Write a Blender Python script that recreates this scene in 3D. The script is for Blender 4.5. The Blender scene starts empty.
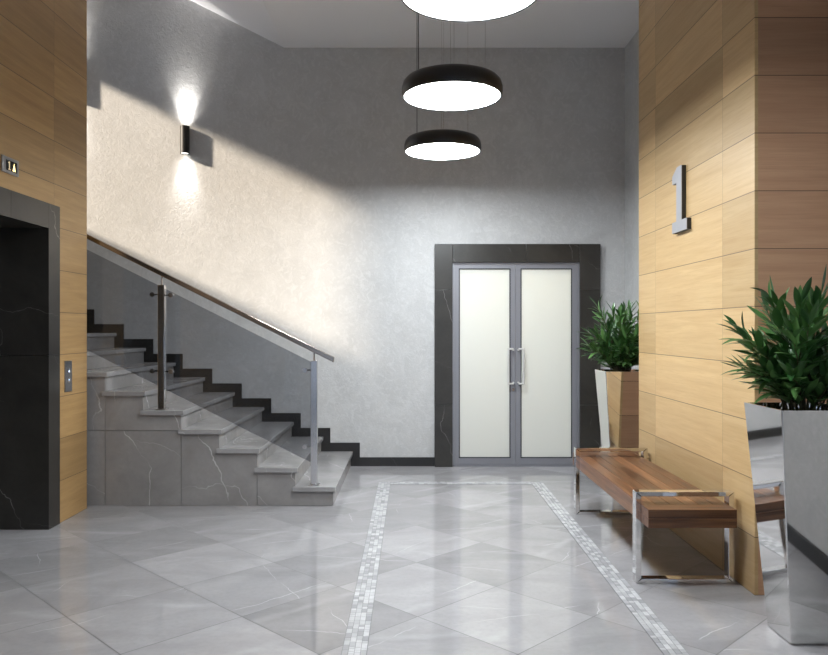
import bpy, bmesh, math, random
from mathutils import Vector, Matrix
random.seed(7)
scene = bpy.context.scene
COL = scene.collection
PI = math.pi

# ------------------------------------------------------------------ nodes
class NT:
    def __init__(s, name):
        s.mat = bpy.data.materials.new(name); s.mat.use_nodes = True
        s.t = s.mat.node_tree; s.n = s.t.nodes; s.l = s.t.links
        s.bsdf = s.n['Principled BSDF']; s.out = s.n['Material Output']
    def new(s, typ, **kw):
        n = s.n.new(typ)
        for k, v in kw.items(): setattr(n, k, v)
        return n
    def put(s, sock, v):
        if isinstance(v, bpy.types.NodeSocket): s.l.new(v, sock)
        elif isinstance(v, (tuple, list)) and len(v) == 3 and sock.type == 'RGBA': sock.default_value = (*v, 1)
        else: sock.default_value = v
    def m(s, op, a, b=0.0, c=None):
        n = s.new('ShaderNodeMath', operation=op)
        s.put(n.inputs[0], a); s.put(n.inputs[1], b)
        if c is not None: s.put(n.inputs[2], c)
        return n.outputs[0]
    def vm(s, op, a, b=(0, 0, 0)):
        n = s.new('ShaderNodeVectorMath', operation=op)
        s.put(n.inputs[0], a); s.put(n.inputs[1], b); return n.outputs[0]
    def xyz(s, v):
        n = s.new('ShaderNodeSeparateXYZ'); s.put(n.inputs[0], v); return n.outputs
    def comb(s, x, y, z):
        n = s.new('ShaderNodeCombineXYZ')
        for i, v in enumerate((x, y, z)): s.put(n.inputs[i], v)
        return n.outputs[0]
    def obj(s): return s.new('ShaderNodeTexCoord').outputs['Object']
    def noise(s, vec, scale, detail=3, rough=.5, dist=0.0):
        n = s.new('ShaderNodeTexNoise'); s.put(n.inputs['Vector'], vec)
        n.inputs['Scale'].default_value = scale; n.inputs['Detail'].default_value = detail
        n.inputs['Roughness'].default_value = rough; n.inputs['Distortion'].default_value = dist
        return n.outputs['Fac']
    def white(s, vec):
        n = s.new('ShaderNodeTexWhiteNoise'); s.put(n.inputs['Vector'], vec)
        return n.outputs['Value'], n.outputs['Color']
    def rng(s, v, a, b, c=0.0, d=1.0, interp='LINEAR'):
        n = s.new('ShaderNodeMapRange', interpolation_type=interp)
        for i, x in enumerate((v, a, b, c, d)): s.put(n.inputs[i], x)
        return n.outputs[0]
    def mix(s, f, a, b, blend='MIX'):
        n = s.new('ShaderNodeMix', data_type='RGBA', blend_type=blend)
        s.put(n.inputs['Factor'], f); s.put(n.inputs['A'], a); s.put(n.inputs['B'], b)
        return n.outputs['Result']
    def bump(s, h, strength, dist=.01):
        n = s.new('ShaderNodeBump'); s.put(n.inputs['Height'], h)
        n.inputs['Strength'].default_value = strength; n.inputs['Distance'].default_value = dist
        s.l.new(n.outputs[0], s.bsdf.inputs['Normal'])
    def set(s, **kw):
        for k, v in kw.items(): s.put(s.bsdf.inputs[k.replace('_', ' ')], v)
        return s

def plain(name, col, rough=.5, metal=0.0, **kw):
    t = NT(name); t.set(Base_Color=col, Roughness=rough, Metallic=metal, **kw)
    return t.mat

def emis(name, col, strength):
    t = NT(name); t.set(Base_Color=col, Emission_Color=col, Emission_Strength=strength, Roughness=.6)
    return t.mat

def wood_panels(name, axis, u0, pitch, a, b, c, rough=.42, zp=.3255):
    t = NT(name); x, y, z = t.xyz(t.obj()); u = y if axis == 'Y' else x
    up = t.m('DIVIDE', t.m('SUBTRACT', u, u0), pitch); vp = t.m('DIVIDE', z, zp)
    iu, iv = t.m('FLOOR', up), t.m('FLOOR', vp)
    r, rc = t.white(t.comb(iu, iv, 3.7))
    off = t.vm('MULTIPLY', rc, (31, 17, 23))
    g = t.vm('ADD', t.comb(t.m('MULTIPLY', u, .8), 0.0, t.m('MULTIPLY', z, 14)), off)
    n1 = t.noise(g, 1.6, 4, .6, .4)
    g2 = t.vm('ADD', t.comb(t.m('MULTIPLY', u, 2.2), 0.0, t.m('MULTIPLY', z, 90)), off)
    n2 = t.noise(g2, 2.0, 3, .6)
    base = t.mix(t.rng(n1, .3, .72), a, b)
    base = t.mix(t.m('MULTIPLY', t.rng(n2, .5, .75), .35), base, c)
    k = t.rng(r, 0, 1, .80, 1.12)
    base = t.vm('SCALE', base); base.node.inputs['Scale'].default_value = 1; t.put(base.node.inputs['Scale'], k)
    fu = t.m('MULTIPLY', t.m('ABSOLUTE', t.m('SUBTRACT', up, t.m('ROUND', up))), pitch)
    fv = t.m('MULTIPLY', t.m('ABSOLUTE', t.m('SUBTRACT', vp, t.m('ROUND', vp))), zp)
    seam = t.m('MAXIMUM', t.rng(fv, .0017, .0027, 1, 0), t.m('MULTIPLY', t.rng(fu, .0014, .0024, 1, 0), .6))
    t.set(Base_Color=t.mix(t.m('MULTIPLY', seam, .85), base, (.05, .03, .015)), Roughness=rough)
    t.bump(t.m('SUBTRACT', t.m('MULTIPLY', n2, .1), seam), .25, .003)
    return t.mat

def veins(t, v, scale, w, dist=.6):
    n = t.noise(v, scale, 1.2, .4, dist)
    line = t.rng(t.m('ABSOLUTE', t.m('SUBTRACT', n, .5)), 0, w, 1, 0, 'SMOOTHSTEP')
    return line

def stone(name, dark, light, vein, rough, vs=1.0, vw=.006, vamt=.7, perobj=True, th=.48):
    t = NT(name); v = t.obj()
    if perobj:
        r = t.new('ShaderNodeObjectInfo').outputs['Random']
        _, rc = t.white(t.comb(r, 2.0, 5.0))
        v = t.vm('ADD', v, t.vm('MULTIPLY', rc, (23, 31, 17)))
    cl = t.noise(v, 2.3, 6, .62, .5); fine = t.noise(v, 28, 4, .6)
    base = t.mix(t.rng(cl, .3, .7), dark, light)
    base = t.mix(t.m('MULTIPLY', t.rng(fine, .45, .7), .25), base, dark)
    wob = t.m('SUBTRACT', t.noise(v, 1.6, 5, .5), .5)
    def lines(dirn, spacing, width, amp, seed):
        n = t.new('ShaderNodeVectorMath', operation='DOT_PRODUCT'); t.put(n.inputs[0], v); n.inputs[1].default_value = dirn
        u = t.m('ADD', t.m('DIVIDE', n.outputs['Value'], spacing), t.m('MULTIPLY', wob, amp / spacing))
        d = t.m('MULTIPLY', t.m('ABSOLUTE', t.m('SUBTRACT', u, t.m('ROUND', u))), spacing)
        m_ = t.rng(t.noise(t.vm('ADD', v, (seed, seed, 1)), 1.9, 2), th, th + .12)
        return t.m('MULTIPLY', t.rng(d, 0, width, 1, 0, 'SMOOTHSTEP'), m_)
    ln = lines((.90, .32, .30), .42 / vs, vw, .5, 3.0); ln2 = lines((.26, .41, .87), .55 / vs, vw * .7, .6, 8.0)
    f = t.m('MULTIPLY', t.m('MAXIMUM', ln, t.m('MULTIPLY', ln2, .7)), vamt)
    t.set(Base_Color=t.mix(f, base, vein), Roughness=rough)
    return t.mat

# plaster walls
def plaster():
    t = NT('trowelled_plaster'); v = t.obj()
    n = t.noise(v, 3.5, 6, .65, .8); f = t.noise(t.vm('MULTIPLY', v, (1, 1, 1)), 26, 5, .6, 1.2)
    c = t.mix(t.rng(n, .3, .7), (.50, .50, .497), (.58, .58, .576))
    c = t.mix(t.m('MULTIPLY', t.rng(t.noise(v, 9, 5, .6, 2.5), .5, .62), .5), c, (.637, .637, .635))
    t.set(Base_Color=c, Roughness=.62)
    t.bump(f, .5, .008)
    return t.mat

def floor_mat():
    t = NT('polished_grey_marble_tiles'); v = t.obj(); x, y, z = t.xyz(v)
    dx, dy = t.m('SUBTRACT', x, .03), t.m('SUBTRACT', y, 3.953)
    P = .917
    a = t.m('DIVIDE', t.m('ADD', dx, dy), P); b = t.m('DIVIDE', t.m('SUBTRACT', dx, dy), P)
    r, rc = t.white(t.comb(t.m('FLOOR', a), t.m('FLOOR', b), 1.3))
    w = t.vm('ADD', v, t.vm('MULTIPLY', rc, (41, 29, 0)))
    cl = t.noise(t.vm('MULTIPLY', w, (1, 1.7, 1)), 1.7, 6, .6, .7); fine = t.noise(w, 34, 4, .6)
    base = t.mix(t.rng(cl, .3, .7), (.315, .306, .312), (.415, .404, .411))
    base = t.mix(t.m('MULTIPLY', t.rng(fine, .45, .7), .22), base, (.275, .268, .274))
    k = t.rng(r, 0, 1, .84, 1.12)
    sc = t.new('ShaderNodeVectorMath', operation='SCALE'); t.put(sc.inputs[0], base); t.put(sc.inputs['Scale'], k)
    base = sc.outputs[0]
    fa = t.m('SUBTRACT', t.m('FRACT', a), .5); fb = t.m('SUBTRACT', t.m('FRACT', b), .5)
    px = t.m('MULTIPLY', t.m('ADD', fa, fb), P / 2); py = t.m('MULTIPLY', t.m('SUBTRACT', fa, fb), P / 2)
    wob = t.m('SUBTRACT', t.noise(w, 3.2, 4, .55), .5)
    def vein_line(seed, t0, t1, width, lo, hi):
        _, c = t.white(t.comb(t.m('FLOOR', a), t.m('FLOOR', b), seed)); r1, r2, r3 = t.xyz(c)
        th = t.rng(r1, 0, 1, t0, t1); off = t.rng(r2, 0, 1, -.26, .26)
        d = t.m('SUBTRACT', t.m('SUBTRACT', t.m('MULTIPLY', py, t.m('COSINE', th)), t.m('MULTIPLY', px, t.m('SINE', th))), off)
        d = t.m('ABSOLUTE', t.m('ADD', d, t.m('MULTIPLY', wob, .11)))
        msk = t.rng(t.noise(t.vm('ADD', w, (seed, seed * 2, 0)), 2.3, 2), lo, hi)
        return t.m('MULTIPLY', t.rng(d, 0, width, 1, 0, 'SMOOTHSTEP'), msk)
    l1 = vein_line(2.1, -.25, 1.0, .005, .46, .6); l2 = vein_line(5.7, -.6, 2.2, .0035, .5, .62)
    soft = t.m('MULTIPLY', vein_line(9.3, -.2, .9, .05, .4, .6), .18)
    f = t.m('MAXIMUM', t.m('MULTIPLY', t.m('MAXIMUM', l1, l2), .6), soft)
    base = t.mix(f, base, (.68, .68, .69))
    da = t.m('ABSOLUTE', t.m('SUBTRACT', a, t.m('ROUND', a))); db = t.m('ABSOLUTE', t.m('SUBTRACT', b, t.m('ROUND', b)))
    seam = t.rng(t.m('MULTIPLY', t.m('MINIMUM', da, db), P * .707), .0018, .0030, 1, 0)
    base = t.mix(t.m('MULTIPLY', seam, .85), base, (.06, .06, .06))
    t.set(Base_Color=base, Roughness=t.m('ADD', .055, t.m('MULTIPLY', seam, .4)))
    t.bsdf.inputs['IOR'].default_value = 1.5
    return t.mat

def mosaic_mat():
    t = NT('tumbled_marble_mosaic'); r = t.new('ShaderNodeNewGeometry').outputs['Random Per Island']
    n = t.noise(t.obj(), 40, 3)
    c = t.mix(r, (.33, .33, .34), (.62, .62, .63)); c = t.mix(t.m('MULTIPLY', t.rng(n, .4, .7), .3), c, (.42, .42, .43))
    t.set(Base_Color=c, Roughness=.22); return t.mat

def walnut(name='walnut_boards', swap=False):
    t = NT(name); r = t.new('ShaderNodeNewGeometry').outputs['Random Per Island']
    x, y, z = t.xyz(t.obj()); _, rc = t.white(t.comb(r, 1.0, 2.0))
    if swap: x, y = y, x
    v = t.vm('ADD', t.comb(t.m('MULTIPLY', x, 16), t.m('MULTIPLY', y, .9), t.m('MULTIPLY', z, 16)), t.vm('MULTIPLY', rc, (50, 50, 50)))
    n = t.noise(v, 1.5, 4, .6, .5)
    v2 = t.vm('ADD', t.comb(t.m('MULTIPLY', x, 110), t.m('MULTIPLY', y, 3), t.m('MULTIPLY', z, 110)), rc)
    n2 = t.noise(v2, 1.5, 3)
    c = t.mix(t.rng(n, .3, .7), (.075, .030, .014), (.29, .135, .062))
    c = t.mix(t.m('MULTIPLY', t.rng(n2, .5, .75), .45), c, (.055, .024, .012))
    sc = t.new('ShaderNodeVectorMath', operation='SCALE'); t.put(sc.inputs[0], c); t.put(sc.inputs['Scale'], t.rng(r, 0, 1, .6, 1.25))
    t.set(Base_Color=sc.outputs[0], Roughness=.32); return t.mat

def leaf_mat():
    t = NT('glossy_green_leaf'); r = t.new('ShaderNodeNewGeometry').outputs['Random Per Island']
    c = t.mix(r, (.028, .095, .025), (.13, .27, .08))
    n = t.noise(t.obj(), 60, 2); c = t.mix(t.m('MULTIPLY', n, .3), c, (.03, .085, .02))
    t.set(Base_Color=c, Roughness=.28); t.bsdf.inputs['Subsurface Weight'].default_value = 0
    return t.mat

def brushed(name, col, rough):
    t = NT(name); n = t.noise(t.vm('MULTIPLY', t.obj(), (8, 8, 300)), 3, 3)
    t.set(Base_Color=col, Metallic=1.0, Roughness=t.rng(n, .3, .7, rough * .8, rough * 1.25)); return t.mat

def arch_glass(name, tint, refl=.08):
    t = NT(name); tr = t.new('ShaderNodeBsdfTransparent'); tr.inputs[0].default_value = (*tint, 1)
    gl = t.new('ShaderNodeBsdfGlossy'); gl.inputs['Roughness'].default_value = .02
    fr = t.new('ShaderNodeFresnel'); fr.inputs['IOR'].default_value = 1.5
    mx = t.new('ShaderNodeMixShader'); t.l.new(fr.outputs[0], mx.inputs[0]); t.l.new(tr.outputs[0], mx.inputs[1]); t.l.new(gl.outputs[0], mx.inputs[2])
    t.l.new(mx.outputs[0], t.out.inputs[0]); t.n.remove(t.bsdf); return t.mat

def frosted():
    t = NT('frosted_white_glass'); d = t.bsdf
    t.set(Base_Color=(.78, .79, .77), Roughness=.08)
    tr = t.new('ShaderNodeBsdfTranslucent'); tr.inputs[0].default_value = (.95, .94, .86, 1)
    mx = t.new('ShaderNodeMixShader'); mx.inputs[0].default_value = .3
    t.l.new(d.outputs[0], mx.inputs[1]); t.l.new(tr.outputs[0], mx.inputs[2]); t.l.new(mx.outputs[0], t.out.inputs[0])
    return t.mat

def soil_mat():
    t = NT('dark_gravel'); n = t.noise(t.obj(), 70, 3)
    t.set(Base_Color=t.mix(t.rng(n, .4, .62), (.02, .016, .012), (.14, .12, .10)), Roughness=.9); t.bump(n, .8, .01); return t.mat

M = dict(
    plaster=plaster(), floor=floor_mat(), mosaic=mosaic_mat(), walnut=walnut(), walnut_end=walnut('walnut_end_boards', True), leaf=leaf_mat(), soil=soil_mat(),
    ceiling=plain('matt_white_ceiling', (.80, .79, .80), .7),
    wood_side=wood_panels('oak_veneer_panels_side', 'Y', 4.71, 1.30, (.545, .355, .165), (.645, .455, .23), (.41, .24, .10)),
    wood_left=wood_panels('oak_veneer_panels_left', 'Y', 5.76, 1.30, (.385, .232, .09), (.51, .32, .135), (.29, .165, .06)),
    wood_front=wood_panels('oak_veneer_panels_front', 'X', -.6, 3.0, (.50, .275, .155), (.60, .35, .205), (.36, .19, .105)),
    stair=stone('taupe_stone', (.265, .252, .246), (.375, .36, .352), (.72, .71, .70), .25, 1.0, .0045, .8, True, .44),
    tread=stone('honed_tread_stone', (.28, .272, .272), (.40, .392, .39), (.70, .69, .68), .2, 1.1, .006, .6),
    black=stone('black_marble', (.022, .0195, .0165), (.046, .042, .036), (.36, .35, .33), .30, .7, .0035, .6, True, .47),
    skirt=stone('black_skirting_stone', (.016, .015, .014), (.03, .028, .026), (.2, .2, .2), .3, .9, .003, .3),
    chrome=plain('polished_chrome', (.80, .79, .78), .045, 1.0),
    steel=brushed('satin_steel', (.62, .60, .58), .16),
    railmetal=brushed('steel_with_brown_reflection', (.42, .36, .31), .2),  # brown of reflected wood is put into the steel's base colour
    alu=plain('grey_aluminium', (.27, .27, .295), .42, .3),
    aludark=plain('dark_glazing_gasket', (.03, .03, .035), .6),
    numeral=plain('satin_grey_metal', (.42, .42, .44), .45, .5),
    dark=plain('matt_black_metal', (.018, .017, .016), .42),
    lampblack=plain('black_lacquer', (.020, .018, .017), .38),
    diff=emis('lamp_diffuser', (.895, .955, 1), 50.0),
    spotdisc=emis('sconce_lens', (1, .97, .92), 5.0),
    glass=arch_glass('grey_tinted_glass', (.70, .71, .73)),
    clear=arch_glass('clear_window_glass', (.97, .98, .98)),
    frost=frosted(),
    screen=plain('black_display', (.012, .012, .012), .15),
    glow_amber=emis('amber_segment', (1, .78, .32), 1.6),
    glow_dim=emis('dim_amber_segment', (.75, .62, .38), .28),
    glow_blue=emis('blue_button_light', (.55, .72, 1), 1.2),
    handle=plain('bright_satin_metal', (.72, .71, .69), .38, .35),
    plate=brushed('panel_steel', (.36, .36, .37), .32),
    stem=plain('brown_green_stem', (.075, .07, .03), .6),
    white=plain('white_paint', (.72, .72, .71), .5),
)

# ------------------------------------------------------------------ mesh builder
class MB:
    def __init__(s): s.bm = bmesh.new()
    def box(s, x0, x1, y0, y1, z0, z1, bev=0):
        vs = [s.bm.verts.new((x, y, z)) for x in (x0, x1) for y in (y0, y1) for z in (z0, z1)]
        f = [s.bm.faces.new([vs[i] for i in q]) for q in ((0, 1, 3, 2), (4, 6, 7, 5), (0, 4, 5, 1), (2, 3, 7, 6), (0, 2, 6, 4), (1, 5, 7, 3))]
        if bev:
            es = list({e for q in f for e in q.edges})
            bmesh.ops.bevel(s.bm, geom=es, offset=bev, segments=2, profile=.5, affect='EDGES', clamp_overlap=True)
        return s
    def prism(s, pts, ax, a, b, bev=0):
        """polygon pts in the plane normal to ax, extruded a..b ; ax 'Y': (x,z), 'X': (y,z), 'Z': (x,y)"""
        def P(p, t): return {'Y': (p[0], t, p[1]), 'X': (t, p[0], p[1]), 'Z': (p[0], p[1], t)}[ax]
        v0 = [s.bm.verts.new(P(p, a)) for p in pts]; v1 = [s.bm.verts.new(P(p, b)) for p in pts]
        fs = [s.bm.faces.new(v0), s.bm.faces.new(v1[::-1])]
        n = len(pts)
        for i in range(n): fs.append(s.bm.faces.new((v0[i], v1[i], v1[(i + 1) % n], v0[(i + 1) % n])))
        if bev:
            es = list({e for q in fs for e in q.edges})
            bmesh.ops.bevel(s.bm, geom=es, offset=bev, segments=2, profile=.5, affect='EDGES', clamp_overlap=True)
        return s
    def cyl(s, p, q, r, r2=None, n=24, caps=True):
        p, q = Vector(p), Vector(q); r2 = r if r2 is None else r2
        d = (q - p).normalized(); a = d.orthogonal().normalized(); b = d.cross(a)
        c0 = [s.bm.verts.new(p + (a * math.cos(t) + b * math.sin(t)) * r) for t in [2 * PI * i / n for i in range(n)]]
        c1 = [s.bm.verts.new(q + (a * math.cos(t) + b * math.sin(t)) * r2) for t in [2 * PI * i / n for i in range(n)]]
        for i in range(n): s.bm.faces.new((c0[i], c0[(i + 1) % n], c1[(i + 1) % n], c1[i])).smooth = True
        if caps: s.bm.faces.new(c0[::-1]); s.bm.faces.new(c1)
        return s
    def lathe(s, prof, c, n=64, close=True):
        c = Vector(c); rings = []
        for r, z in prof:
            if r < 1e-6: rings.append([s.bm.verts.new(c + Vector((0, 0, z)))])
            else: rings.append([s.bm.verts.new(c + Vector((r * math.cos(2 * PI * i / n), r * math.sin(2 * PI * i / n), z))) for i in range(n)])
        for A, B in zip(rings, rings[1:]):
            for i in range(n):
                j = (i + 1) % n
                if len(A) == 1: f = s.bm.faces.new((A[0], B[i], B[j]))
                elif len(B) == 1: f = s.bm.faces.new((A[i], A[j], B[0]))
                else: f = s.bm.faces.new((A[i], A[j], B[j], B[i]))
                f.smooth = True
        return s
    def tube(s, pts, r, n=24):
        pts = [Vector(p) for p in pts]; rings = []; ref = None
        for i, p in enumerate(pts):
            d = (pts[min(i + 1, len(pts) - 1)] - pts[max(i - 1, 0)]).normalized()
            if ref is None: ref = d.orthogonal().normalized()
            ref = (ref - d * ref.dot(d)).normalized(); b = d.cross(ref)
            rr = r[i] if isinstance(r, (list, tuple)) else r
            rings.append([s.bm.verts.new(p + (ref * math.cos(2 * PI * k / n) + b * math.sin(2 * PI * k / n)) * rr) for k in range(n)])
        for A, B in zip(rings, rings[1:]):
            for k in range(n): s.bm.faces.new((A[k], A[(k + 1) % n], B[(k + 1) % n], B[k])).smooth = True
        s.bm.faces.new(rings[0][::-1]); s.bm.faces.new(rings[-1]); return s
    def build(s, name, mat, parent=None, sharp=20, normals=True):
        if normals: bmesh.ops.recalc_face_normals(s.bm, faces=s.bm.faces)
        me = bpy.data.meshes.new(name)
        off = Vector((0, 0, 0)); p = parent
        while p is not None: off += p.location; p = p.parent
        if off.length: bmesh.ops.translate(s.bm, verts=s.bm.verts, vec=-off)
        s.bm.to_mesh(me); s.bm.free()
        me.materials.append(M[mat] if isinstance(mat, str) else mat)
        try: me.set_sharp_from_angle(angle=math.radians(sharp))
        except Exception: pass
        o = bpy.data.objects.new(name, me); COL.objects.link(o); o.parent = parent
        return o

def tag(o, label=None, cat=None, group=None, kind=None):
    if label: o['label'] = label
    if cat: o['category'] = cat
    if group: o['group'] = group
    if kind: o['kind'] = kind
    return o
def empty(name, loc, label, cat, group=None, kind=None):
    o = bpy.data.objects.new(name, None); o.empty_display_size = .1; o.location = loc; COL.objects.link(o)
    return tag(o, label, cat, group, kind)
def struct(mb, name, mat, label, cat):
    return tag(mb.build(name, mat), label, cat, kind='structure')
def copy_tree(o, parent=None):
    c = o.copy(); COL.objects.link(c); c.parent = parent
    for ch in [k for k in SRC if k.parent == o]: copy_tree(ch, c)
    return c
SRC = []

# ------------------------------------------------------------------ setting
YB, XL, ZC = 8.30, -2.72, 4.58            # back wall, left wall, ceiling
RUN, RISE, X1, N = .323, .162, -.67, 12    # stairs
XR = lambda k: X1 - RUN * (k - 1)          # riser k
XW = -4.80                                 # stairwell end wall
REAR, XRT = -3.2, 2.37

struct(MB().box(-5.1, XRT + .2, REAR - .2, YB + 1.7, -.12, 0), 'floor', 'floor', 'polished grey marble floor laid in diagonal tiles', 'floor')

# mosaic border
def mosaic(name, x0, x1, y0, y1, along, label):
    mb = MB(); rnd = random.Random(name)
    w = (x1 - x0) if along == 'Y' else (y1 - y0); n = 4; c = w / n; g = .0022
    a0, a1 = (y0, y1) if along == 'Y' else (x0, x1)
    for i in range(n):
        a = a0
        while a < a1 - .004:
            L = min(rnd.choice((.026, .03, .052, .055, .056)), a1 - a)
            if a1 - a - L < .012: L = a1 - a
            p0 = (x0 if along == 'Y' else y0) + i * c + g / 2; p1 = p0 + c - g
            if along == 'Y': mb.box(p0, p1, a + g / 2, a + L - g / 2, .0005, .003)
            else: mb.box(a + g / 2, a + L - g / 2, p0, p1, .0005, .003)
            a += L
    o = struct(mb, name, 'mosaic', label, 'floor border')
    return o
grout = plain('dark_grout', (.16, .16, .165), .7)
for nm, r in (('trim_4', (-.327, -.208, 1.2, 7.43)), ('trim_5', (1.158, 1.277, 1.2, 7.43)), ('trim_6', (-.208, 1.158, 7.318, 7.43))):
    struct(MB().box(r[0], r[1], r[2], r[3], -.001, .0012), nm, grout, 'grey grout bed under the mosaic border strip', 'floor border')
mosaic('trim_1', -.325, -.21, 1.2, 7.43, 'Y', 'pale mosaic strip on the floor nearer the stairs')
mosaic('trim_2', 1.16, 1.275, 1.2, 7.43, 'Y', 'pale mosaic strip on the floor nearer the bench')
mosaic('trim_3', -.208, 1.158, 7.32, 7.43, 'X', 'pale mosaic strip on the floor in front of the double door')

# back wall with door opening
DX0, DX1, DZ = .43, 1.838, 2.238
w = MB().box(-5.1, DX0, YB, YB + .2, 0, 7).box(DX1, XRT + .2, YB, YB + .2, 0, 7).box(DX0, DX1, YB, YB + .2, DZ, 7)
struct(w, 'wall_back', 'plaster', 'grey trowelled plaster wall behind the stairs and door', 'wall')
# right return wall behind the wood column
struct(MB().box(2.33, 2.5, 6.45, YB, 0, ZC + .1), 'wall_right', 'plaster', 'narrow strip of grey plaster wall right of the door', 'wall')
# wood clad column
struct(MB().prism([(1.93, 4.27), (1.93, 6.45), (1.95, 6.45), (1.95, 4.27)], 'Z', 0, ZC), 'wall_column_side', 'wood_side', 'bright oak panelled column face behind the bench', 'wall')
struct(MB().box(1.9502, XRT + .2, 4.27, 6.45, 0, ZC), 'wall_column_front', 'wood_front', 'oak panelled column front behind the near planter', 'wall')
struct(MB().box(XRT, XRT + .2, REAR, 4.27, 0, ZC), 'wall_side', 'plaster', 'grey plaster wall right of the camera', 'wall')
# rear wall with a glazed opening added for the fill light
RX0, RX1, RZ = -2.2, 1.9, 2.9
w = MB().box(-2.92, RX0, REAR - .2, REAR, 0, ZC).box(RX1, XRT + .2, REAR - .2, REAR, 0, ZC).box(RX0, RX1, REAR - .2, REAR, RZ, ZC)
struct(w, 'wall_rear', 'plaster', 'plaster wall behind the camera', 'wall')
w1 = empty('window_added', (-.15, REAR - .1, 0), 'glazing added behind the camera to let fill light in', 'window', kind='structure')
f = MB()
for x in (RX0, RX0 + 1.35, RX0 + 2.69, RX1 - .06): f.box(x, x + .06, REAR - .15, REAR - .05, 0, RZ)
f.box(RX0, RX1, REAR - .149, REAR - .051, RZ - .08, RZ).box(RX0, RX1, REAR - .149, REAR - .051, 0, .08)
f.build('window_frame', 'alu', w1)
MB().box(RX0, RX1, REAR - .105, REAR - .095, .02, RZ - .02).build('window_pane', 'clear', w1)

# left wood wall with lift opening
EY0, EY1, EZ = 4.30, 5.664, 2.254
w = (MB().box(-2.92, XL, REAR, EY0 - .18, 0, ZC).box(-2.92, XL, EY1 + .18, 6.34, 0, ZC).box(-2.92, XL, EY0 - .18, EY1 + .18, EZ + .186, ZC))
struct(w, 'wall_left', 'wood_left', 'oak panelled wall around the lift on the left', 'wall')
# lift portal of black marble
XP = XL + .006
p = empty('trim_7', (XL, (EY0 + EY1) / 2, 0), 'black marble surround of the lift opening on the left', 'lift surround', kind='structure')
MB().box(-3.25, XP, EY1, EY1 + .18, 0, 1.300).build('jamb_slab', 'black', p)
MB().box(-3.25, XP, EY1, EY1 + .18, 1.302, EZ + .186).build('jamb_slab', 'black', p)
MB().box(-3.25, XP, EY0 - .18, EY0, 0, 1.300).build('jamb_slab', 'black', p)
MB().box(-3.25, XP, EY0 - .18, EY0, 1.302, EZ + .186).build('jamb_slab', 'black', p)
MB().box(-3.25, XP, 5.131, EY1 - .0015, EZ, EZ + .186).build('lintel_slab', 'black', p)
MB().box(-3.25, XP, EY0, 5.129, EZ, EZ + .186).build('lintel_slab', 'black', p)
d = empty('door_2', (-3.25, (EY0 + EY1) / 2, 0), 'steel lift door deep in the black marble portal', 'door', kind='structure')
MB().box(-3.31, -3.27, EY0 - .05, 4.981, 0, EZ).build('door_leaf', 'plate', d)
MB().box(-3.31, -3.27, 4.983, EY1 + .05, 0, EZ).build('door_leaf', 'plate', d)
struct(MB().box(-3.5, -3.32, 3.9, 6.2, 0, 3.2), 'wall_lift', 'plaster', 'lift shaft wall behind the lift door', 'wall')

# ceilings
c = MB().box(-2.92, XRT + .2, REAR - .2, 6.34, ZC, ZC + .2).box(-1.40, XRT + .2, 6.34, YB + .2, ZC, ZC + .2)
struct(c, 'ceiling', 'ceiling', 'flat pale grey ceiling above the pendant lamps', 'ceiling')
SL = .505
struct(MB().prism([(-1.40, ZC), (-5.1, ZC + 3.7 * SL), (-5.1, ZC + 3.7 * SL + .2), (-1.40, ZC + .2)], 'Y', 6.34, YB + .2), 'ceiling_stairs', 'ceiling', 'sloping soffit above the stairs at the top left', 'ceiling')
struct(MB().prism([(-1.40, ZC + .2), (-2.92, ZC + .2), (-2.92, 0), (-5.1, 0), (-5.1, ZC + 2.2), (-1.40, ZC + .3)], 'Y', 6.18, 6.34), 'wall_stairwell', 'plaster', 'plaster wall closing the stairwell on the near side', 'wall')
# end wall of the stairwell with its window
WY0, WY1, WZ0, WZ1 = 6.72, 8.20, 3.16, 4.91
e = (MB().box(XW - .1, XW, 6.2, YB, 0, WZ0).box(XW - .1, XW, 6.2, YB, WZ1, 7).box(XW - .1, XW, 6.2, WY0, WZ0, WZ1).box(XW - .1, XW, WY1, YB, WZ0, WZ1))
struct(e, 'wall_stair_end', 'plaster', 'stairwell end wall with the sunny window', 'wall')
w2 = empty('window_1', (XW - .05, (WY0 + WY1) / 2, WZ0), 'stairwell window the sun shines through', 'window', kind='structure')
f = MB(); x0, x1 = XW - .098, XW - .05
f.box(x0, x1, WY0 - .02, WY0 + .015, WZ0, WZ1).box(x0, x1, WY1 - .03, WY1, WZ0, WZ1).box(x0, x1, WY0, WY1, WZ0, WZ0 + .03).box(x0, x1, WY0, WY1, WZ1 - .012, WZ1 + .02)
f.build('window_frame', 'white', w2)
MB().box(XW - .078, XW - .07, WY0 + .005, WY1 - .01, WZ0 + .01, WZ1 - .005).build('window_pane', 'clear', w2)

# skirting
sk = MB()
for k in range(1, N + 1):
    zt = RISE * k; xa = max(XR(k + 1), XW) if k < N else XW
    zl = RISE * (k - 1)
    sk.box(XR(k), XR(k) + .1, YB - .015, YB, zl, zt + .095)
    sk.box(max(xa + (.1 if k < N else 0), XW), XR(k), YB - .015, YB, zt, zt + .095)
struct(sk, 'baseboard_stairs', 'skirt', 'stepped black skirting climbing the wall beside the stairs', 'skirting')
struct(MB().box(X1 + .1, .2468, YB - .015, YB, 0, .097), 'baseboard_back', 'skirt', 'short black skirting between stairs and door surround', 'skirting')
struct(MB().box(2.051, 2.33, YB - .015, YB, 0, .097), 'baseboard_right', 'skirt', 'black skirting right of the door surround', 'skirting')
struct(MB().box(-2.7, RX0, REAR, REAR + .015, 0, .097).box(RX1, XRT, REAR, REAR + .015, 0, .097).box(XRT - .015, XRT, REAR, 4.27, 0, .097), 'baseboard_rear', 'skirt', 'black skirting behind the camera', 'skirting')

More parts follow.
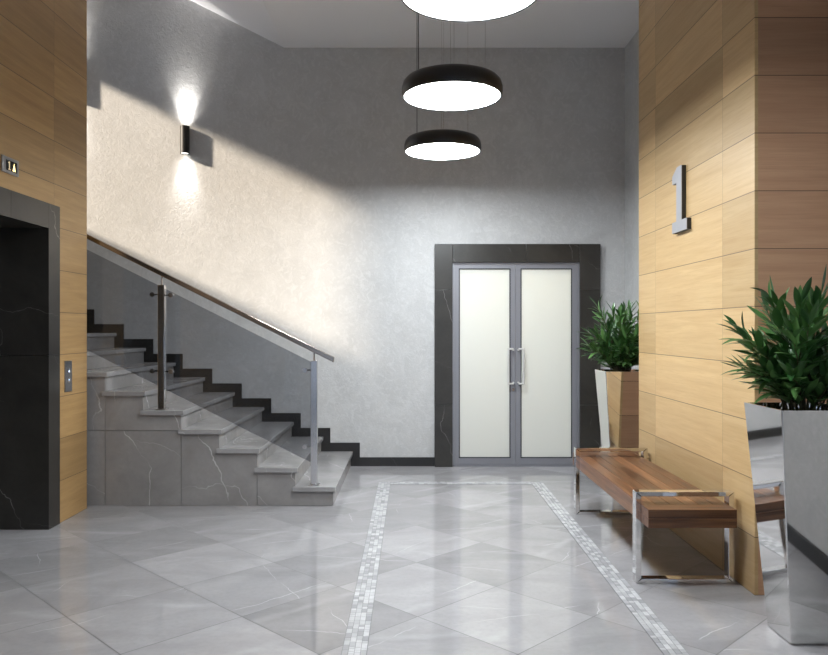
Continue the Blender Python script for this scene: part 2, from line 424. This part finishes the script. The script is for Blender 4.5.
# door surround
ts = empty('trim_8', (1.14, YB, 0), 'black marble surround of the glazed double door', 'door surround', kind='structure')
YS = 8.24; IX0, IX1, IZ = .441, 1.826, 2.226
for x0, x1 in ((.2468, IX0), (IX1, 2.05)):
    MB().box(x0, x1, YS, YB, 0, .672, .002).build('jamb_slab', 'black', ts)
    MB().box(x0, x1, YS, YB, .674, 1.925, .002).build('jamb_slab', 'black', ts)
    MB().box(x0, x1, YS, YB, 1.927, 2.425, .002).build('jamb_slab', 'black', ts)
MB().box(IX0 + .002, 1.24, YS, YB, IZ, 2.425, .002).build('lintel_slab', 'black', ts)
MB().box(1.242, IX1 - .002, YS, YB, IZ, 2.425, .002).build('lintel_slab', 'black', ts)

# glazed double door
dr = empty('door_1', (1.131, 8.29, 0), 'grey aluminium double door with frosted white panes', 'door', kind='structure')
FY = 8.28
fr = MB().box(IX0 - .01, IX0 + .022, FY - .01, FY + .06, 0, IZ + .01).box(IX1 - .022, IX1 + .01, FY - .01, FY + .06, 0, IZ + .01).box(IX0 - .01, IX1 + .01, FY - .009, FY + .06, IZ - .022, IZ + .01)
fr.box(IX0, IX1, FY - .01, FY + .06, 0, .012)
fr.build('door_frame', 'alu', dr)
for sx, lx0, lx1, gx0, gx1 in ((-1, IX0 + .024, 1.1295, .512, 1.077), (1, 1.1325, IX1 - .024, 1.186, 1.750)):
    lf = MB(); z0, z1, gz0, gz1 = .015, IZ - .025, .089, 2.162
    lf.box(lx0, gx0, FY, FY + .045, z0, z1).box(gx1, lx1, FY, FY + .045, z0, z1).box(gx0, gx1, FY, FY + .045, z0, gz0).box(gx0, gx1, FY, FY + .045, gz1, z1)
    L = lf.build('door_leaf', 'alu', dr)
    gk = MB(); q = .011
    gk.box(gx0, gx0 + q, FY + .004, FY + .02, gz0, gz1).box(gx1 - q, gx1, FY + .004, FY + .02, gz0, gz1).box(gx0 + q, gx1 - q, FY + .004, FY + .02, gz0, gz0 + q).box(gx0 + q, gx1 - q, FY + .004, FY + .02, gz1 - q, gz1)
    gk.build('gasket', 'aludark', L)
    tag(MB().box(gx0 + .002, gx1 - .002, FY + .012, FY + .019, gz0 + .002, gz1 - .002).build('glass_pane', 'frost', L), 'frosted white glass pane')
    hx = 1.131 + sx * .082; ax = 1.131 + sx * .028; hz0, hz1 = .905, 1.283
    h = MB().tube([(ax, FY, hz0 + .012), (ax, FY - .045, hz0 + .012)], .009).tube([(ax, FY, hz1 - .012), (ax, FY - .045, hz1 - .012)], .009)
    h.tube([(ax, FY - .045, hz0), (hx, FY - .045, hz0)], .0105).tube([(ax, FY - .045, hz1), (hx, FY - .045, hz1)], .0105).tube([(hx, FY - .045, hz0 - .010), (hx, FY - .045, hz1 + .010)], .0115)
    tag(h.build('handle', 'handle', L), 'satin steel pull handle')
    if sx < 0:
        k = MB().cyl((ax, FY, .842), (ax, FY - .012, .842), .016).cyl((ax, FY - .012, .842), (ax, FY - .016, .842), .008); k.build('lock', 'steel', L)
# vestibule behind the frosted panes
v = MB().box(.0, .1, YB + .2, YB + 1.6, 0, 2.7).box(2.2, 2.3, YB + .2, YB + 1.6, 0, 2.7).box(0, 2.3, YB + 1.5, YB + 1.6, 0, 2.7).box(0, 2.3, YB + .2, YB + 1.6, 2.6, 2.7)
struct(v, 'wall_vestibule', 'white', 'white lobby walls behind the frosted door', 'wall')

# ------------------------------------------------------------------ staircase
st = empty('staircase', (X1, 7.35, 0), 'grey stone staircase climbing left along the plaster wall', 'stairs')
YF, YT, YK = 6.44, 6.415, YB - .0155
def prof(xa, xb):
    """profile top (x decreasing) between xa > xb, under the treads"""
    pts = []; k = int(round((X1 - xa) / RUN)) + 1
    while XR(k) > xb + 1e-4:
        pts += [(XR(k), RISE * k - .041), (max(XR(k + 1), xb), RISE * k - .041)]; k += 1
    return pts
core = [(X1 - .021, 0)]
for k in range(1, N + 1): core += [(XR(k) - .021, RISE * k - .041), ((XR(k + 1) - .021) if k < N else XW + .003, RISE * k - .041)]
core.append((XW + .003, 0))
MB().prism(core, 'Y', YF + .016, YK - .001).build('stair_core', 'stair', st)
g = .002
def panel(xa, xb, z0, z1=None):
    pts = [(xa - g, z0 + g)]
    if z1 is None:
        for x, z in prof(xa, xb): pts.append((min(max(x, xb + g), xa - g), z))
    else: pts += [(xa - g, z1 - g), (xb + g, z1 - g)]
    pts.append((xb + g, z0 + g))
    MB().prism(pts, 'Y', YF, YF + .015).build('side_panel', 'stair', st)
panel(XR(1), XR(3), 0); panel(XR(3), XR(5), 0)
panel(XR(5), XR(7), 0, .636); panel(XR(7), XR(9), 0, .636); panel(XR(5), XR(7), .636); panel(XR(7), XR(9), .636)
for k in range(1, N + 1):
    xe = XR(k + 1) - .019 if k < N else XW + .003
    MB().box(xe, XR(k) + .025, YT, YK, RISE * k - .04, RISE * k, .004).build('tread', 'tread', st)
    MB().box(XR(k) - .02, XR(k), YF + .0155, YK, RISE * (k - 1) + .0008, RISE * k - .0408).build('riser', 'stair', st)

# ------------------------------------------------------------------ balustrade
YR = 6.50
bl = empty('stair_railing', (-.843, YR, RISE), 'glass stair railing with steel posts and sloping handrail', 'railing')
SLP = RISE / RUN
railz = lambda x: 1.300 + (-.843 - x) * SLP
hx0, hx1 = -3.62, -.669
hr = MB(); t = .046
hr.prism([(hx1, railz(hx1)), (hx0, railz(hx0)), (hx0 - .012, railz(hx0) + t), (hx1 + .004, railz(hx1) + t)], 'Y', YR - .028, YR + .028, .005)
hr.build('handrail', 'railmetal', bl)
for i, k in enumerate((1, 5, 9)):
    px = -.838 - RUN * (k - 1) - (.014 if k == 5 else 0); zb = RISE * k; hw = .028
    po = MB().box(px - hw, px + hw, YR - hw, YR + hw, zb + .008, zb + 1.067, .003).build('post', 'steel', bl)
    MB().box(px - .045, px + .045, YR - .045, YR + .045, zb, zb + .009, .002).build('base_plate', 'steel', po)
    MB().cyl((px, YR, zb + 1.06), (px, YR, railz(px) + .004), .0075).build('pin', 'steel', po)
    for dz in (.33, .985):
        for sd in ((-1,) if k == 1 else (-1, 1)):
            zc = zb + dz + (.0 if sd < 0 else -.005)
            c = MB().cyl((px + sd * hw, YR, zc), (px + sd * .080, YR, zc), .006)
            c.cyl((px + sd * .080, YR - .02, zc), (px + sd * .080, YR + .02, zc), .020)
            c.build('glass_clamp', 'steel', po)
zt = lambda x: 1.226 + (-.88 - x) * SLP
for xa, xb in ((-.868, -2.114), (-2.178, -3.385)):
    tag(MB().prism([(xa, zt(xa)), (xb, zt(xb)), (xb, zt(xb) - .862), (xa, zt(xa) - .862)], 'Y', YR - .006, YR + .006).build('glass_panel', 'glass', bl), 'smoky tinted glass panel')

# ------------------------------------------------------------------ pendant lamps
ZL, LX = 3.10, .277
lamp_names = {6.85: 'black drum pendant lamp farthest back, hanging lowest and smallest in the photo',
              5.23: 'black drum pendant lamp between the nearest and farthest of its row',
              3.61: 'black drum pendant lamp nearest the camera, cut off by the top edge'}
def lamp(y, label):
    L = empty('pendant_lamp', (LX, y, ZL), label, 'pendant lamp', 'round pendant lamps over the lobby')
    b = MB().lathe([(.329, .012), (.329, 0), (.336, -.002), (.341, .004), (.348, .035), (.347, .062), (.338, .095), (.318, .118), (.285, .131), (.2, .136), (.0, .137)], (LX, y, ZL), 72)
    parts = [b.build('shade', 'lampblack', L, 60)]
    parts.append(tag(MB().lathe([(0, .004), (.329, .004)], (LX, y, ZL), 72).build('diffuser', 'diff', L), 'glowing white diffuser'))
    parts.append(MB().lathe([(0, ZC - ZL - .0005), (.06, ZC - ZL - .0005), (.26, ZC - ZL - .001), (.265, ZC - ZL - .004), (.265, ZC - ZL - .03), (.255, ZC - ZL - .035), (0, ZC - ZL - .035)], (LX, y, ZL), 48).build('ceiling_canopy', 'ceiling', L))
    for i, (dx, dy) in enumerate(((-.232, 0), (.228, 0), (0, -.23), (0, .23))):
        r = .003 if i == 0 else .0014
        parts.append(MB().cyl((LX + dx, y + dy, ZL + .120), (LX + dx, y + dy, ZC - .03), r, n=8).build('power_cable' if i == 0 else 'suspension_wire', 'dark' if i == 0 else 'steel', L))
    return L
for y, lb in lamp_names.items(): lamp(y, lb)

# ------------------------------------------------------------------ wall sconces
def sconce(x, zc, label):
    ys = YB - .056
    s = empty('wall_sconce', (x, YB, zc), label, 'wall lamp', 'up and down wall lamps over the stairs')
    MB().lathe([(.044, -.14), (.044, -.15), (.050, -.15), (.050, .15), (.044, .15), (.044, .14)], (x, ys, zc), 40).build('body', 'dark', s)
    MB().box(x - .03, x + .03, ys + .033, YB - .0005, zc - .135, zc + .135).build('bracket', 'dark', s)
    for sg in (-1, 1):
        MB().lathe([(0, sg * .139), (.044, sg * .139)], (x, ys, zc), 32).build('lens', 'spotdisc', s, 60)
        for ang, pw, bl_ in ((30, 30, 1.0), (60, 42, .9), (110, 6, 1.0)):
            li = bpy.data.lights.new('sconce_spot', 'SPOT'); li.energy = pw * (1 if sg > 0 else .6); li.color = (1, .96, .91)
            li.spot_size = math.radians(ang); li.spot_blend = bl_; li.shadow_soft_size = .02
            lo = bpy.data.objects.new('sconce_spot', li); COL.objects.link(lo)
            lo.location = (x, ys, zc + sg * .152); lo.rotation_euler = (0 if sg < 0 else PI, 0, 0)
            tilt = math.radians(9)
            lo.rotation_euler = ((tilt) if sg < 0 else PI - tilt, 0, 0)
sconce(-2.47, 3.555, 'black cylinder wall lamp shining up and down above the handrail')
sconce(-3.70, 4.19, 'black cylinder wall lamp farther up the stairs, hidden past the oak wall')

# ------------------------------------------------------------------ lift indicator and call panel
fi = empty('lift_indicator', (XL, 5.125, 2.595), 'small steel floor display above the lift portal', 'display')
bz = MB(); y0, y1, z0, z1 = 5.01, 5.22, 2.545, 2.655; q = .034
bz.box(XL, XL + .014, y0, y1, z0, z1, .003); bz.build('bezel', 'plate', fi)
MB().box(XL + .0142, XL + .0155, y0 + .045, y1 - .03, z0 + .018, z1 - .022).build('screen', 'screen', fi)
xs = XL + .0158
MB().box(xs, xs + .0006, 5.086, 5.098, z0 + .026, z1 - .03).box(xs, xs + .0006, 5.076, 5.086, z1 - .043, z1 - .034).box(xs, xs + .0006, 5.076, 5.108, z0 + .024, z0 + .030).build('floor_digit', 'glow_dim', fi)
MB().prism([(5.132, z0 + .024), (5.172, z0 + .024), (5.152, z1 - .030)], 'X', xs, xs + .0006).build('direction_arrow', 'glow_amber', fi)
cp = empty('lift_call_panel', (XL, 5.99, 1.13), 'slim steel call panel beside the black lift portal', 'button panel')
MB().box(XL, XL + .008, 5.93, 6.05, 1.005, 1.249, .002).build('plate', 'plate', cp)
for z, sgn in ((1.168, 1), (1.098, -1)):
    b = MB().cyl((XL + .008, 5.988, z), (XL + .012, 5.988, z), .019, n=24).build('button', 'steel', cp)
    a = .011 if sgn > 0 else .007
    MB().prism([(5.988 - a, z - sgn * a * .8), (5.988 + a, z - sgn * a * .8), (5.988, z + sgn * a)], 'X', XL + .0121, XL + .0128).build('arrow_light', 'glow_blue', b)

# ------------------------------------------------------------------ wall numeral
nu = MB()
zt_, zb_ = 2.655, 2.192
# outline in (y, z): flag on the far side, foot both sides (far = larger y)
o1 = [(5.335, zb_ + .078), (5.335, zt_), (5.425, zt_), (5.522, zt_ - .05), (5.522, zt_ - .108), (5.437, zt_ - .108), (5.437, zb_ + .078), (5.525, zb_ + .078), (5.525, zb_), (5.235, zb_), (5.235, zb_ + .078)]
nu.prism(o1, 'X', 1.9, 1.9295)
NU = tag(nu.build('wall_numeral', 'dark'), 'grey metal number one fixed to the oak column', 'numeral')  # body coloured black to put shade on the sides; only the front stays grey
tag(MB().prism(o1, 'X', 1.8955, 1.8998).build('front_face', 'numeral', NU), 'pale grey front face')

# ------------------------------------------------------------------ bench
be = empty('bench', (1.60, 5.35, 0), 'walnut plank bench with square chrome end frames', 'bench')
sy0, sy1, sx0, sx1, sz0, sz1 = 4.33, 6.365, 1.350, 1.857, .362, .468
se = MB(); nb = 6; wv = (sx1 - sx0) / nb
for i in range(nb): se.box(sx0 + i * wv + .0006, sx0 + (i + 1) * wv - .0006, sy0 + .131, sy1 - .131, sz0, sz1, .002)
SEAT = se.build('seat', 'walnut', be)
for ya, yb in ((sy0, sy0 + .13), (sy1 - .13, sy1)):
    e = MB()
    for za, zc_ in ((sz0, (sz0 + sz1) / 2 - .0004), ((sz0 + sz1) / 2 + .0004, sz1)): e.box(sx0, sx1, ya, yb, za, zc_, .002)
    e.build('end_board', 'walnut_end', SEAT)
for y in (4.466, 6.11):
    fr = MB(); a, b, zt2, tk, dp = 1.318, 1.900, .540, .034, .065
    outer = [(a, 0), (b, 0), (b, zt2), (a, zt2)]; inner = [(a + tk, tk * .8), (b - tk, tk * .8), (b - tk, zt2 - tk * .8), (a + tk, zt2 - tk * .8)]
    bm = fr.bm
    V = [[bm.verts.new((p[0], yy, p[1])) for p in ring] for yy in (y, y + dp) for ring in (outer, inner)]
    for i in range(4):
        j = (i + 1) % 4
        bm.faces.new((V[0][i], V[0][j], V[1][j], V[1][i])); bm.faces.new((V[2][i], V[2][j], V[3][j], V[3][i]))
        bm.faces.new((V[0][i], V[0][j], V[2][j], V[2][i])); bm.faces.new((V[1][i], V[1][j], V[3][j], V[3][i]))
    bmesh.ops.bevel(bm, geom=list(bm.edges), offset=.0025, segments=2, profile=.5, affect='EDGES')
    F = fr.build('end_frame', 'chrome', be)
    for xa, xb in ((sx1 - .005, b - tk + .002), (a + tk - .002, sx0 + .005)): MB().box(xa, xb, y + .012, y + .048, .40, .43).build('seat_bracket', 'dark', F)

# ------------------------------------------------------------------ planters and plants
def planter(cx, cy, rot, label):
    p = empty('planter', (cx, cy, 0), label, 'planter', 'tapered mirror planters')
    H, T, B = 1.122, .200, .117; ti = T - .012
    mb = MB(); bm = mb.bm
    def ring(h, z): return [bm.verts.new((cx + sx * h, cy + sy * h, z)) for sx, sy in ((-1, -1), (1, -1), (1, 1), (-1, 1))]
    r = [ring(B - .01, 0), ring(B, .006), ring(T, H), ring(ti, H), ring(ti - .012, H - .12)]
    for A, C in zip(r, r[1:]):
        for i in range(4): bm.faces.new((A[i], A[(i + 1) % 4], C[(i + 1) % 4], C[i]))
    bm.faces.new(r[0][::-1]); bm.faces.new(r[-1])
    ed = [e for e in bm.edges if abs(e.verts[0].co.z - e.verts[1].co.z) > .5]
    bmesh.ops.bevel(bm, geom=ed, offset=.005, segments=3, profile=.5, affect='EDGES')
    mb.build('pot', 'chrome', p, 12)
    s = MB(); n = 14; rr = random.Random(5); h = ti - .006
    gv = [[s.bm.verts.new((cx - h + 2 * h * i / n, cy - h + 2 * h * j / n, H - .035 + (rr.uniform(-.008, .01) if 0 < i < n and 0 < j < n else 0))) for j in range(n + 1)] for i in range(n + 1)]
    for i in range(n):
        for j in range(n): s.bm.faces.new((gv[i][j], gv[i + 1][j], gv[i + 1][j + 1], gv[i][j + 1]))
    s.build('soil', 'soil', p)
    return p
def leaf(bm, p, d, up, L, W, curl):
    d = d.normalized(); side = d.cross(up)
    if side.length < 1e-3: side = d.orthogonal()
    side.normalize(); nrm = side.cross(d).normalized()
    prof_ = ((0, .10), (.12, .42), (.3, .88), (.5, 1.0), (.7, .82), (.87, .45), (1, .03))
    rows = []
    for t, w_ in prof_:
        ang = curl * t
        c = p + d * (L * t * math.cos(ang * .6)) - nrm * (L * t * math.sin(ang * .6))
        hw = W * .5 * w_
        rows.append([bm.verts.new(c - side * hw + nrm * hw * .38), bm.verts.new(c), bm.verts.new(c + side * hw + nrm * hw * .38)])
    for A, B in zip(rows, rows[1:]):
        for i in range(2): bm.faces.new((A[i], A[i + 1], B[i + 1], B[i])).smooth = True
def plant(cx, cy, zb, seed, label, sc=1.0):
    rnd = random.Random(seed)
    P = empty('leafy_plant', (cx, cy, zb), label, 'plant', 'leafy plants in the planters')
    specs = []
    for i in range(9): specs.append((i * 2 * PI / 9 + rnd.uniform(-.3, .3), rnd.uniform(.06, .36), rnd.uniform(.46, .58)))
    for i in range(13): specs.append((i * 2 * PI / 13 + rnd.uniform(-.25, .25), rnd.uniform(.42, .75), rnd.uniform(.38, .48)))
    for i in range(11): specs.append((i * 2 * PI / 11 + .3 + rnd.uniform(-.25, .25), rnd.uniform(.82, 1.12), rnd.uniform(.24, .32)))
    for az, lean, H in specs:
        H *= sc
        h = Vector((math.cos(az), math.sin(az), 0)); r0 = rnd.uniform(.02, .085)
        b = Vector((cx, cy, zb)) + h * r0
        pts = []; ns = 8; p = b.copy()
        for k in range(ns + 1):
            pts.append(p.copy()); a = lean * (.35 + .9 * min(1, k / ns * 1.4))
            p = p + (h * math.sin(a) + Vector((0, 0, 1)) * math.cos(a)) * (H / ns) + Vector((rnd.uniform(-.006, .006), rnd.uniform(-.006, .006), 0))
        S = MB().tube(pts, [.0055 - .0004 * k for k in range(ns + 1)], 6).build('stem', 'stem', P)
        f = MB(); nl = 22; spin = rnd.uniform(0, 6)
        for j in range(nl):
            t = .14 + .86 * j / (nl - 1); q = t * ns; i0 = min(int(q), ns - 1); c = pts[i0].lerp(pts[i0 + 1], q - i0)
            ax = (pts[i0 + 1] - pts[i0]).normalized(); u = ax.orthogonal().normalized(); v_ = ax.cross(u)
            th = spin + j * 2.4; rad = u * math.cos(th) + v_ * math.sin(th)
            op = rnd.uniform(.55, 1.05) * (1 - .55 * max(0, t - .6) / .4)
            dd = ax * math.cos(op) + rad * math.sin(op) + h * .15 + Vector((0, 0, .12))
            Lf = rnd.uniform(.12, .18) * (1 if t < .85 else .85)
            leaf(f.bm, c, dd, Vector((rnd.uniform(-.3, .3), rnd.uniform(-.3, .3), 1)) if abs(dd.normalized().z) < .93 else h, Lf, Lf * rnd.uniform(.21, .28), rnd.uniform(-.2, .6))
        f.build('foliage', 'leaf', S, 180, normals=False)
    return P
planter(1.912, 3.712, 0, 'tapered mirror-chrome planter in front of the oak column, cut by the right edge')
plant(1.912, 3.712, 1.087, 3, 'large leafy green plant in the near planter at the right edge', 1.03)
planter(1.915, 6.915, 0, 'tapered mirror-chrome planter in the corner between door and oak column')
plant(1.915, 6.915, 1.087, 11, 'leafy green plant in the far planter beside the door', 1.12)

# ------------------------------------------------------------------ lights, sky, camera
def area(name, loc, rot, sx, sy, power, col):
    li = bpy.data.lights.new(name, 'AREA'); li.shape = 'RECTANGLE'; li.size = sx; li.size_y = sy; li.energy = power; li.color = col
    o = bpy.data.objects.new(name, li); o.location = loc; o.rotation_euler = rot; COL.objects.link(o); return o
sun = bpy.data.lights.new('sun', 'SUN'); sun.energy = 9.5; sun.angle = math.radians(3.2); sun.color = (1, .84, .67)
so = bpy.data.objects.new('sun', sun); so.rotation_euler = Vector((1, .37, -.48)).to_track_quat('-Z', 'Y').to_euler(); so.location = (-7, 6, 7); COL.objects.link(so)
area('rear_fill_light', (-.15, REAR - .3, 1.5), (PI / 2, 0, PI), 4.0, 2.7, 85, (.93, .96, 1))  # unseen fill light added behind the camera to brighten the lobby
area('pane_backlight', (1.15, YB + .9, 2.58), (0, 0, 0), 1.4, .6, 40, (1, .95, .84))  # unseen light added behind the door to brighten its frosted panes
wd = bpy.data.worlds.new('sky'); scene.world = wd; wd.use_nodes = True
bg = wd.node_tree.nodes['Background']; bg.inputs[0].default_value = (.62, .75, 1, 1); bg.inputs[1].default_value = .9

cam = bpy.data.cameras.new('camera'); co = bpy.data.objects.new('camera', cam); COL.objects.link(co)
co.location = (0, 0, 1.5); co.rotation_euler = (PI / 2, 0, 0)
cam.sensor_width = 36; cam.lens = 758 / 828 * 36; cam.shift_x = 2 / 828; cam.shift_y = 1.5 / 828; cam.clip_start = .05
scene.camera = co
vs = scene.view_settings
vs.view_transform = 'Standard'; vs.look = 'None'; vs.gamma = 1; vs.exposure = .38
try: vs.use_curve_mapping = False
except Exception: pass
